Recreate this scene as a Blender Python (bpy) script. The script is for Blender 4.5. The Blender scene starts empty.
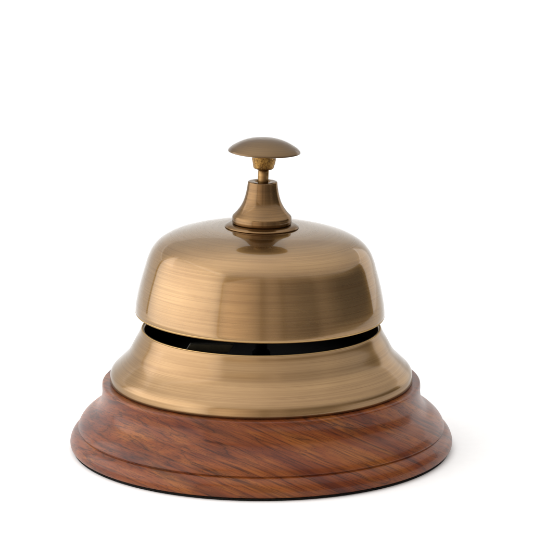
import bpy, bmesh, math
from mathutils import Vector, Matrix

PX = 0.065 / 190.8            # one profile unit in metres (the wooden foot is 13 cm across)
scene = bpy.context.scene
col = scene.collection

# ------------------------------------------------------------------ helpers
def catmull(pts, sub):
    """smooth curve through the points (tangents limited so it never overshoots);
    a point given twice keeps its corner sharp"""
    out = []
    n = len(pts)
    def tang(i):
        if i == 0 or i == n - 1 or pts[i] == pts[i - 1] or pts[i] == pts[i + 1]:
            return None
        a = Vector(pts[i]) - Vector(pts[i - 1]); b = Vector(pts[i + 1]) - Vector(pts[i])
        la, lb = a.length, b.length
        return (a / la * lb + b / lb * la) / (la + lb)        # weighted unit tangent
    for i in range(n - 1):
        p1, p2 = Vector(pts[i]), Vector(pts[i + 1])
        if pts[i] == pts[i + 1]:
            continue
        L = (p2 - p1).length
        t1 = tang(i); t2 = tang(i + 1)
        t1 = (p2 - p1) if t1 is None else t1 * L
        t2 = (p2 - p1) if t2 is None else t2 * L
        for k in range(sub):
            t = k / sub
            q = (p1 * (2 * t ** 3 - 3 * t * t + 1) + t1 * (t ** 3 - 2 * t * t + t) +
                 p2 * (-2 * t ** 3 + 3 * t * t) + t2 * (t ** 3 - t * t))
            out.append((q.x, q.y))
    out.append(pts[-1])
    return [(max(r, 0.0), z) for r, z in out]

def lathe(name, pts, mat, parent=None, segs=256, sub=5, origin=(0, 0, 0), wobble=None):
    """revolve a profile (r, z in px units) about z"""
    prof = catmull(pts, sub) if sub > 1 else pts
    clean = []
    for p in prof:
        if not clean or math.hypot(p[0] - clean[-1][0], p[1] - clean[-1][1]) > 0.03:
            clean.append(p)
    bm = bmesh.new()
    rings = []
    for r, z in clean:
        zz = (z - origin[2]) * PX
        if r < 0.05:
            rings.append([bm.verts.new((0, 0, zz))])
        else:
            ring = []
            for i in range(segs):
                a = 2 * math.pi * i / segs
                rr = r + (wobble(a, z) if wobble else 0)
                ring.append(bm.verts.new((rr * PX * math.cos(a), rr * PX * math.sin(a), zz)))
            rings.append(ring)
    for A, B in zip(rings, rings[1:]):
        if len(A) == 1 and len(B) == 1:
            continue
        for i in range(segs):
            j = (i + 1) % segs
            if len(A) == 1:
                bm.faces.new((A[0], B[j], B[i]))
            elif len(B) == 1:
                bm.faces.new((A[i], A[j], B[0]))
            else:
                bm.faces.new((A[i], A[j], B[j], B[i]))
    bmesh.ops.recalc_face_normals(bm, faces=bm.faces)
    for f in bm.faces:
        f.smooth = True
    me = bpy.data.meshes.new(name)
    bm.to_mesh(me); bm.free()
    me.materials.append(mat)
    o = bpy.data.objects.new(name, me)
    col.objects.link(o)
    if parent:
        o.parent = parent
    return o

def mat_new(name):
    m = bpy.data.materials.new(name)
    m.use_nodes = True
    nt = m.node_tree
    b = nt.nodes['Principled BSDF']
    return m, nt, b

def N(nt, t, **kw):
    n = nt.nodes.new(t)
    for k, v in kw.items():
        setattr(n, k, v)
    return n

def math_n(nt, op, a, b=None):
    n = N(nt, 'ShaderNodeMath', operation=op)
    for i, v in enumerate((a, b)):
        if v is None: continue
        if isinstance(v, (int, float)): n.inputs[i].default_value = v
        else: nt.links.new(v, n.inputs[i])
    return n.outputs[0]

def noise(nt, vec, scale, detail=4, rough=0.55, dist=0.0):
    n = N(nt, 'ShaderNodeTexNoise')
    n.inputs['Scale'].default_value = scale
    n.inputs['Detail'].default_value = detail
    n.inputs['Roughness'].default_value = rough
    n.inputs['Distortion'].default_value = dist
    nt.links.new(vec, n.inputs['Vector'])
    return n.outputs['Fac']

def ramp(nt, fac, stops):
    r = N(nt, 'ShaderNodeValToRGB')
    el = r.color_ramp.elements
    while len(el) < len(stops): el.new(0.5)
    for e, (p, c) in zip(el, stops):
        e.position = p
        e.color = (*c, 1) if len(c) == 3 else c
    nt.links.new(fac, r.inputs[0])
    return r.outputs['Color']

def mixc(nt, fac, a, b, mode='MIX'):
    n = N(nt, 'ShaderNodeMix', data_type='RGBA', blend_type=mode)
    if isinstance(fac, (int, float)): n.inputs[0].default_value = fac
    else: nt.links.new(fac, n.inputs[0])
    for i, v in ((6, a), (7, b)):
        if isinstance(v, tuple): n.inputs[i].default_value = (*v, 1)
        else: nt.links.new(v, n.inputs[i])
    return n.outputs[2]

# ------------------------------------------------------------------ materials
def brushed_brass(name, base, dark, rough=0.27, aniso=0.6, coat=.85, coat_rough=.075,
                  fine=1.0, bump=0.015, patina=0.35, tint=(.40, .37, .32)):
    m, nt, b = mat_new(name)
    L = nt.links
    tc = N(nt, 'ShaderNodeTexCoord')
    sx = N(nt, 'ShaderNodeSeparateXYZ'); L.new(tc.outputs['Object'], sx.inputs[0])
    x, y, z = sx.outputs
    rr = math_n(nt, 'SQRT', math_n(nt, 'ADD', math_n(nt, 'MULTIPLY', x, x), math_n(nt, 'MULTIPLY', y, y)))
    h = math_n(nt, 'SUBTRACT', z, rr)                       # grows along the profile
    def stretched(kxy, kh):
        c = N(nt, 'ShaderNodeCombineXYZ')
        L.new(math_n(nt, 'MULTIPLY', x, kxy), c.inputs[0])
        L.new(math_n(nt, 'MULTIPLY', y, kxy), c.inputs[1])
        L.new(math_n(nt, 'MULTIPLY', h, kh), c.inputs[2])
        return c.outputs[0]
    f1 = noise(nt, stretched(22, 3000 * fine), 1, 3, .75)    # turned brush lines
    f2 = noise(nt, stretched(12, 900 * fine), 1, 4, .65)     # broader bands
    f3 = noise(nt, stretched(38, 60), 1, 3, .5, .4)         # cloudy patina
    c1 = mixc(nt, ramp(nt, f3, [(.35, (0, 0, 0)), (.72, (patina,) * 3)]), base, dark)
    c2 = mixc(nt, ramp(nt, f2, [(.42, (0, 0, 0)), (.75, (.42,) * 3)]), c1, dark)
    c3 = mixc(nt, ramp(nt, f1, [(.45, (0, 0, 0)), (.8, (.5,) * 3)]), c2, dark)
    L.new(c3, b.inputs['Base Color'])
    b.inputs['Metallic'].default_value = 1
    ro = math_n(nt, 'MULTIPLY_ADD', f2, .06)
    ro.node.inputs[2].default_value = rough - .03
    L.new(ro, b.inputs['Roughness'])
    b.inputs['Anisotropic'].default_value = aniso
    b.inputs['Anisotropic Rotation'].default_value = .25
    tg = N(nt, 'ShaderNodeTangent', direction_type='RADIAL', axis='Z')
    L.new(tg.outputs[0], b.inputs['Tangent'])
    b.inputs['Specular Tint'].default_value = (*tint, 1)
    b.inputs['Coat Weight'].default_value = coat
    b.inputs['Coat Roughness'].default_value = coat_rough
    b.inputs['Coat IOR'].default_value = 1.48
    bp = N(nt, 'ShaderNodeBump')
    bp.inputs['Strength'].default_value = bump
    bp.inputs['Distance'].default_value = .0003
    L.new(f1, bp.inputs['Height'])
    L.new(bp.outputs[0], b.inputs['Normal'])
    return m

BR = (.345, .210, .092)
BD = (.145, .068, .022)
M_brass = brushed_brass('antique_brushed_brass', BR, BD)
M_skirt = brushed_brass('antique_brushed_brass_skirt', BR, BD, rough=.31, coat=.7, coat_rough=.14)
M_small = brushed_brass('dark_turned_brass', (.225, .124, .046), (.075, .036, .012), rough=.27, fine=.8, coat=.5,
                        coat_rough=.06, patina=.5)
M_knob = brushed_brass('bronzed_brass', (.152, .088, .032), (.085, .045, .016), rough=.33, aniso=.2, fine=.5,
                       coat=.7, coat_rough=.12, patina=.3)

M_edge = brushed_brass('worn_highlight_brass', (.52, .345, .15), (.30, .18, .07), rough=.36, aniso=.1, coat=.2, coat_rough=.2, patina=.5)  # worn brass, kept lighter to paint in the lips' thin highlight lines
M_rod = brushed_brass('rod_brass', (.34, .20, .075), (.12, .065, .025), rough=.36, aniso=.1, fine=.5, coat=.2, coat_rough=.2, patina=.9)
# raw cast brass of the little socket under the button
m, nt, b = mat_new('rough_cast_brass'); M_cast = m
tc = N(nt, 'ShaderNodeTexCoord')
g = noise(nt, tc.outputs['Object'], 1900, 3, .6)
g2 = noise(nt, tc.outputs['Object'], 600, 3, .6)
nt.links.new(ramp(nt, math_n(nt, 'MULTIPLY', math_n(nt, 'ADD', g, g2), .5),
             [(.38, (.10, .05, .016)), (.52, (.26, .14, .036)), (.66, (.48, .29, .08))]), b.inputs['Base Color'])
b.inputs['Metallic'].default_value = .9
b.inputs['Roughness'].default_value = .42
bp = N(nt, 'ShaderNodeBump'); bp.inputs['Strength'].default_value = .5; bp.inputs['Distance'].default_value = .0003
nt.links.new(g, bp.inputs['Height']); nt.links.new(bp.outputs[0], b.inputs['Normal'])

# black lacquer inside the bell
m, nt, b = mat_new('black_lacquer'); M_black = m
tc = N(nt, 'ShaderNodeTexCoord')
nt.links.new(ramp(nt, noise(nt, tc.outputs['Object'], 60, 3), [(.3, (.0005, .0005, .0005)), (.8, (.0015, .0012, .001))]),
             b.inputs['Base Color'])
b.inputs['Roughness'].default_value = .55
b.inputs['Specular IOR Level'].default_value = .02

m, nt, b = mat_new('slot_reflection_olive'); M_slot_refl = m  # olive of the faint reflection in the slot, given to the added bar
tc = N(nt, 'ShaderNodeTexCoord')
nt.links.new(ramp(nt, noise(nt, tc.outputs['Object'], 400, 3), [(.3, (.018, .015, .007)), (.8, (.045, .036, .018))]), b.inputs['Base Color'])
b.inputs['Roughness'].default_value = .5
b.inputs['Metallic'].default_value = .5

# black felt / rubber pad below the foot
m, nt, b = mat_new('black_felt'); M_felt = m
tc = N(nt, 'ShaderNodeTexCoord')
nt.links.new(ramp(nt, noise(nt, tc.outputs['Object'], 1500, 2), [(.3, (.004, .004, .004)), (.8, (.016, .014, .013))]),
             b.inputs['Base Color'])
b.inputs['Roughness'].default_value = .9
b.inputs['Specular IOR Level'].default_value = .1

# rosewood
def rosewood():
    m, nt, b = mat_new('polished_rosewood')
    L = nt.links
    tc = N(nt, 'ShaderNodeTexCoord')
    # coordinates along the fibre, across it, and through the growth layers
    n_ = Vector((.38, .27, .88)).normalized(); f_ = Vector((.88, 0, -.38)).normalized(); g_ = n_.cross(f_)
    ax = []
    for d in (f_, g_, n_):
        q = N(nt, 'ShaderNodeVectorMath', operation='DOT_PRODUCT')
        L.new(tc.outputs['Object'], q.inputs[0]); q.inputs[1].default_value = d
        ax.append(q.outputs['Value'])
    def sc(a, c, d):
        q = N(nt, 'ShaderNodeCombineXYZ')
        for i, k in enumerate((a, c, d)):
            L.new(math_n(nt, 'MULTIPLY', ax[i], k), q.inputs[i])
        return q.outputs[0]
    broad = noise(nt, sc(12, 22, 110), 1, 5, .6, .9)
    bands = noise(nt, sc(16, 40, 380), 1, 5, .65, .6)
    fibre = noise(nt, sc(60, 320, 2200), 1, 4, .7)
    pores = noise(nt, sc(260, 2600, 4200), 1, 2, .6)
    c = ramp(nt, broad, [(.30, (.070, .012, .005)), (.43, (.138, .029, .007)), (.54, (.192, .048, .010)), (.66, (.265, .083, .015))])
    c = mixc(nt, ramp(nt, bands, [(.30, (.60,) * 3), (.42, (.15,) * 3), (.5, (0, 0, 0))]), c, (.022, .005, .003))
    c = mixc(nt, ramp(nt, bands, [(.58, (0, 0, 0)), (.75, (.75,) * 3)]), c, (.27, .085, .020))
    c = mixc(nt, ramp(nt, fibre, [(.35, (.60,) * 3), (.52, (0, 0, 0))]), c, (.034, .008, .004))
    veins = noise(nt, sc(20, 34, 300), 1, 3, .5, .5)
    vd = math_n(nt, 'ABSOLUTE', math_n(nt, 'SUBTRACT', veins, .5))
    c = mixc(nt, ramp(nt, vd, [(.0, (.72,) * 3), (.014, (.25,) * 3), (.05, (0, 0, 0))]), c, (.028, .007, .003))
    c = mixc(nt, ramp(nt, pores, [(.62, (0, 0, 0)), (.72, (.7,) * 3)]), c, (.022, .007, .005))
    L.new(c, b.inputs['Base Color'])
    b.inputs['Roughness'].default_value = .42
    b.inputs['Specular IOR Level'].default_value = .12
    b.inputs['Coat Weight'].default_value = .32
    b.inputs['Coat Roughness'].default_value = .15
    bp = N(nt, 'ShaderNodeBump'); bp.inputs['Strength'].default_value = .12; bp.inputs['Distance'].default_value = .0004
    L.new(fibre, bp.inputs['Height']); L.new(bp.outputs[0], b.inputs['Normal'])
    return m
M_wood = rosewood()

m, nt, b = mat_new('white_paper'); M_paper = m
tc = N(nt, 'ShaderNodeTexCoord')
nt.links.new(ramp(nt, noise(nt, tc.outputs['Object'], 300, 3), [(.3, (.95, .95, .95)), (.8, (.97, .97, .97))]),
             b.inputs['Base Color'])
b.inputs['Roughness'].default_value = .9
b.inputs['Specular IOR Level'].default_value = .1

# ------------------------------------------------------------------ the bell
root = bpy.data.objects.new('reception_bell', None)
root.empty_display_size = .05
col.objects.link(root)
root['label'] = 'antique brass reception desk bell with push button on a round rosewood foot'
root['category'] = 'desk bell'

WOOD = [(0, 5.3), (184, 5.3), (186.8, 5.4), (188.8, 6.2), (189.8, 7.6), (190.3, 10), (189.2, 15.5), (186, 20.6), (182.4, 23.0),
        (180.9, 23.9), (180.9, 23.9), (182.1, 24.9), (181.7, 27.0), (179.6, 31.4), (173, 38.2), (163.5, 44.6), (159.3, 52),
        (157.9, 60), (157.9, 67.6), (157.7, 69.2), (156.8, 70.3), (155.2, 70.6), (151, 70.6), (151, 70.6), (0, 70.6)]
wood = lathe('wooden_base', WOOD, M_wood, root)
felt = lathe('felt_pad', [(0, 2.9), (186.9, 2.9), (187.4, 3.3), (187.4, 4.9), (186.8, 5.25), (0, 5.25)], M_felt, wood, sub=1)

SKIRT = [(149.2, 70.8), (149.2, 70.8), (149.7, 71.6), (149.9, 76.5), (149.5, 79.5), (148.2, 82.0), (142, 88.3), (132, 98.9), (125.8, 110),
         (120.0, 120.6), (119.2, 122.4), (118.2, 123.9), (116.6, 124.1), (115.4, 122.9), (115.6, 119), (121, 109), (130, 95), (140, 82),
         (140, 70.8), (140, 70.8)]
skirt = lathe('brass_skirt', SKIRT, M_skirt, root)
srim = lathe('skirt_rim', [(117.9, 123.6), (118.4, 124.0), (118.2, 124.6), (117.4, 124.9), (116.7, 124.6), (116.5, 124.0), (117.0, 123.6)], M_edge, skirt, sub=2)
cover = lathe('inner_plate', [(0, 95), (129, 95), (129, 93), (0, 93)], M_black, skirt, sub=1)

TILT = Matrix.Translation(Vector((-1.2 * PX, 0, 140 * PX))) @ Matrix.Rotation(math.radians(1.15), 4, 'Y')
TILTK = Matrix.Translation(Vector((-3.4 * PX, 0, 140 * PX))) @ Matrix.Rotation(math.radians(2.3), 4, 'Y')
O = (0, 0, 140)
GONG = [(121.3, 138.0), (122.0, 138.1), (123.0, 139.5), (123.25, 141.5), (123.0, 145), (119.6, 164), (114, 185), (111.2, 194), (107.2, 202.2),
        (101.5, 208.8), (92, 214.8), (76, 220.2), (52, 224.2), (36, 225.2), (36, 225.2), (6, 225.2), (6, 225.2),
        (6, 222.5), (6, 222.5), (50, 221.5), (75, 217.4), (91, 212), (99.5, 206), (105, 199.5), (109, 191.5), (112, 183), (117.5, 163),
        (120.8, 145), (120.9, 139.0), (121.3, 138.0)]
gong = lathe('gong', GONG, M_brass, root, origin=O, segs=320)
gong.matrix_local = TILT
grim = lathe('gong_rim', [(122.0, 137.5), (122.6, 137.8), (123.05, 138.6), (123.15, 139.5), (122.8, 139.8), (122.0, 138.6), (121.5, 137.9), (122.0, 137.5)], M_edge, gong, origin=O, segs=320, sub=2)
# blackened lining of the gong
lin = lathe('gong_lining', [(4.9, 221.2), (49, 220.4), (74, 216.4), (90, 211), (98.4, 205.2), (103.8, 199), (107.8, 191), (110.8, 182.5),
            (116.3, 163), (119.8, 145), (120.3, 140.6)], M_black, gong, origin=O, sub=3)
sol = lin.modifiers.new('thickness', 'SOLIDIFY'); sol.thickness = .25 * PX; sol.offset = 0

# striker post inside, and an added bar standing in for the slot's faint reflection
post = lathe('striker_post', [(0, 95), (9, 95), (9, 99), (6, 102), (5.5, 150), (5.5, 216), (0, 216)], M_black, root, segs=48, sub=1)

bm = bmesh.new()
for dx, dy, dz in ((0, 0, 0), (0, 0, 1), (0, 1, 0), (0, 1, 1), (1, 0, 0), (1, 0, 1), (1, 1, 0), (1, 1, 1)):
    bm.verts.new(((-73 + 42 * dx + (5 if dz else 0)) * PX, (-84 + 8 * dy) * PX, (119 + 8 * dz) * PX))
bmesh.ops.convex_hull(bm, input=bm.verts[:])
bmesh.ops.bevel(bm, geom=bm.edges[:], offset=.5 * PX, segments=2, affect='EDGES')
me = bpy.data.meshes.new('slot_reflection_bar'); bm.to_mesh(me); bm.free(); me.materials.append(M_slot_refl)
slot_refl = bpy.data.objects.new('slot_reflection_bar', me); col.objects.link(slot_refl); slot_refl.parent = root
bar = lathe('reflection_bar_bracket', [(0, 95.2), (3, 95.2), (3, 119.5), (0, 119.5)], M_black, slot_refl, segs=32, sub=1)
bar.location = (-50 * PX, -80 * PX, 0)

# stepped cone that screws the gong down
FL = [(6.4, 225.3), (35.6, 225.3), (36.4, 225.5), (36.3, 226.1), (35.6, 226.8), (33.6, 227.9), (31.0, 228.6), (6.4, 228.7)]
flange = lathe('flange', FL, M_small, root, origin=O, segs=160, sub=1)
flange.matrix_local = TILT
CONE = [(27.5, 228.7), (27.5, 228.7), (28.9, 229.3), (29.3, 231.0), (29.3, 234.0), (29.2, 235.2), (28.6, 236.6), (27.6, 237.7), (24.9, 240.6), (21.6, 245.0), (18.9, 250.0), (17.0, 255.6),
        (15.4, 263), (14.7, 268), (14.45, 269.8), (13.9, 270.5), (13.0, 270.7), (9.6, 270.7), (7.6, 270.3), (6.6, 269.2), (6.4, 266), (6.4, 258), (6.4, 258)]
cone = lathe('cone_nut', CONE, M_small, root, origin=O, segs=160)
cone.matrix_local = TILT

rod = lathe('plunger_rod', [(0, 215), (5.0, 215), (5.1, 240), (5.1, 262), (5.2, 276), (5.2, 284.5), (0, 284.5)], M_rod, root, origin=O, segs=64, sub=1)
rod.matrix_local = TILTK
def cw(a, z):
    return (.12 * math.sin(5 * a + z * .7) + .06 * math.sin(11 * a - z * 1.3))
sock = lathe('button_socket', [(4.9, 283.0), (8.2, 283.0), (9.6, 283.8), (10.6, 287), (11.6, 292), (12.0, 295.5), (12.2, 300.4), (0, 300.4)],
             M_cast, root, origin=O, segs=96, sub=3, wobble=cw)
sock.matrix_local = TILTK
KN = [(0, 300.2), (20, 299.6), (31, 299.5), (34.6, 299.6), (35.5, 300.1), (35.2, 301.1), (34, 302.6), (28, 306.8), (19.5, 310.8), (10, 313.1), (0, 313.8)]
knob = lathe('push_button', KN, M_knob, root, origin=O, segs=192)
knob.matrix_local = TILTK

# ------------------------------------------------------------------ white sweep: table sheet curving up into a backdrop
def sheet(name, rows_, mat):
    """rows of (half width, y, z); a thin sheet of paper with real thickness"""
    bm = bmesh.new()
    rows = [[bm.verts.new((x0, y, z)), bm.verts.new((x1, y, z))] for x0, x1, y, z in rows_]
    for A, B in zip(rows, rows[1:]):
        f = bm.faces.new((A[0], A[1], B[1], B[0])); f.smooth = True
    bmesh.ops.recalc_face_normals(bm, faces=bm.faces)
    me = bpy.data.meshes.new(name); bm.to_mesh(me); bm.free()
    me.materials.append(mat)
    o = bpy.data.objects.new(name, me); col.objects.link(o)
    o['kind'] = 'structure'
    return o
HW = .42
GZ = 2.8 * PX                       # the table top: the felt pad rests just on it
prof = [(-HW, HW, -.125, GZ), (-HW, HW, .3, GZ), (-HW, HW, .55, GZ)]
R_ = .35
for k in range(1, 25):
    a = math.radians(90 * k / 24)
    prof.append((-HW, HW, .55 + R_ * math.sin(a), GZ + R_ - R_ * math.cos(a)))
prof.append((-HW, HW, .9, .50))
sheet('table_surface', prof, M_paper)

# ------------------------------------------------------------------ lights
def area(name, loc, target, sx, sy, radiance, color=(1, 1, 1), spread=math.pi):
    l = bpy.data.lights.new(name, 'AREA'); l.shape = 'RECTANGLE'
    l.size = sx; l.size_y = sy
    l.energy = radiance * sx * sy * math.pi
    l.color = color; l.spread = spread
    o = bpy.data.objects.new(name, l); col.objects.link(o)
    o.location = loc
    d = Vector(target) - Vector(loc)
    o.rotation_euler = d.to_track_quat('-Z', 'Y').to_euler()
    return o
def profile(o, build):
    """a softbox is brighter near its bulb and falls off towards its edges: strength over its own surface"""
    o.data.use_nodes = True
    nt = o.data.node_tree
    em = nt.nodes.get('Emission') or nt.nodes.new('ShaderNodeEmission')
    g = N(nt, 'ShaderNodeNewGeometry'); sp = N(nt, 'ShaderNodeSeparateXYZ')
    nt.links.new(g.outputs['Position'], sp.inputs[0])
    nt.links.new(build(nt, *sp.outputs), em.inputs['Strength'])

def fcurve(nt, fac, lo, hi, stops):
    """piecewise linear curve through (position, strength)"""
    mr = N(nt, 'ShaderNodeMapRange'); mr.inputs[1].default_value = lo; mr.inputs[2].default_value = hi
    nt.links.new(fac, mr.inputs[0])
    top = max(v for _, v in stops)
    c = ramp(nt, mr.outputs[0], [((p - lo) / (hi - lo), (v / top,) * 3) for p, v in stops])
    return math_n(nt, 'MULTIPLY', c, top)

ov = area('softbox_overhead', (0, .33, .86), (0, .33, 0), 4.6, 2.94, 1)
def over_profile(nt, x, y, z):
    dx = math_n(nt, 'ADD', x, .40); dy = math_n(nt, 'ADD', y, .10)
    d = math_n(nt, 'SQRT', math_n(nt, 'ADD', math_n(nt, 'MULTIPLY', dx, dx), math_n(nt, 'MULTIPLY', dy, dy)))
    ey = math_n(nt, 'SUBTRACT', y, 1.5)
    e = math_n(nt, 'SQRT', math_n(nt, 'ADD', math_n(nt, 'MULTIPLY', x, x), math_n(nt, 'MULTIPLY', ey, ey)))
    rim = fcurve(nt, e, 0, 3, [(2.35, 1), (2.68, 0)])          # rounded front edge of the diffuser
    hid = math_n(nt, 'MULTIPLY', math_n(nt, 'LESS_THAN', x, -.86), math_n(nt, 'LESS_THAN', y, .55))
    return math_n(nt, 'MULTIPLY', math_n(nt, 'MULTIPLY', rim, math_n(nt, 'SUBTRACT', 1, hid)), fcurve(nt, d, 0, 3, [(0, 1.85), (.3, 1.65), (.7, 1.2), (1.1, .98), (1.8, .85)]))
profile(ov, over_profile)

def bank(name, az0, az1, z0, z1, radiance, R=.8, color=(1, 1, 1)):
    """upright softbox round the bell; azimuth 0 is towards the camera, negative is left"""
    am = math.radians((az0 + az1) / 2); hw = math.radians((az1 - az0) / 2)
    loc = Vector((R * math.sin(am), -R * math.cos(am), (z0 + z1) / 2))
    return area(name, loc, (0, 0, loc.z), 2 * R * math.tan(hw), z1 - z0, radiance, color)
for sg in (-1, 1):
    area('edge_fill_lamp', (sg * .835, .92, -.0), (sg * .835, 0, -.0), .81, 1.0, 1.2 if sg < 0 else 1.5)  # added lamps: lighten the bell's edges, right one also lifts the floor shadow
left = bank('softbox_left', -123, -38.2, -.45, .84, 1, .75)
def azim(nt, x, y):
    return math_n(nt, 'MULTIPLY', math_n(nt, 'ARCTAN2', x, math_n(nt, 'MULTIPLY', y, -1)), 180 / math.pi)
profile(left, lambda nt, x, y, z: math_n(nt, 'MULTIPLY', fcurve(nt, z, -.5, .9, [(.30, 1), (.60, .78), (.84, .45)]), fcurve(nt, azim(nt, x, y), -125, -36, [(-123, 2.0), (-108, 2.8), (-80, 3.0), (-55, 2.7), (-42, 2.15), (-38, 1.5)])))
front = bank('softbox_front_room', -36.8, 80, -.45, .84, 1, .95, (1, .88, .74))  # front softbox and dim room as one added lamp; dips make dark streaks
profile(front, lambda nt, x, y, z: fcurve(nt, azim(nt, x, y), -38, 82, [
    (-36.5, 1.3), (-32, 1.75), (-18, 1.30), (-6, .90), (-1, .70), (1, .26), (4, .34), (8, .70), (17, .55), (21, .20),
    (26, .38), (36, .24), (48, .17), (52, .10), (59, .30), (68, .22), (73, .10), (80, .08)]))

w = bpy.data.worlds.new('World'); scene.world = w
w.use_nodes = True
bg = w.node_tree.nodes['Background']
bg.inputs[0].default_value = (1, .97, .93, 1)
bg.inputs[1].default_value = .14

# ------------------------------------------------------------------ camera
TH = math.radians(12.3); F = 2600; dep = F * PX
cf = Vector((0, math.cos(TH), -math.sin(TH))); cu = Vector((0, math.sin(TH), math.cos(TH)))
C = -(cf * dep + cu * (-181 / F * dep) + Vector((1, 0, 0)) * (-5.2 * PX))
cam = bpy.data.cameras.new('camera')
cam.sensor_width = 36; cam.lens = F / 533 * 36
cam.clip_start = .01; cam.clip_end = 50
co = bpy.data.objects.new('camera', cam); col.objects.link(co)
co.location = C; co.rotation_euler = (math.radians(90) - TH, 0, 0)
scene.camera = co

scene.view_settings.view_transform = 'Standard'
scene.view_settings.look = 'None'
scene.view_settings.exposure = 0
scene.view_settings.gamma = 1
scene.cycles.use_denoising = True
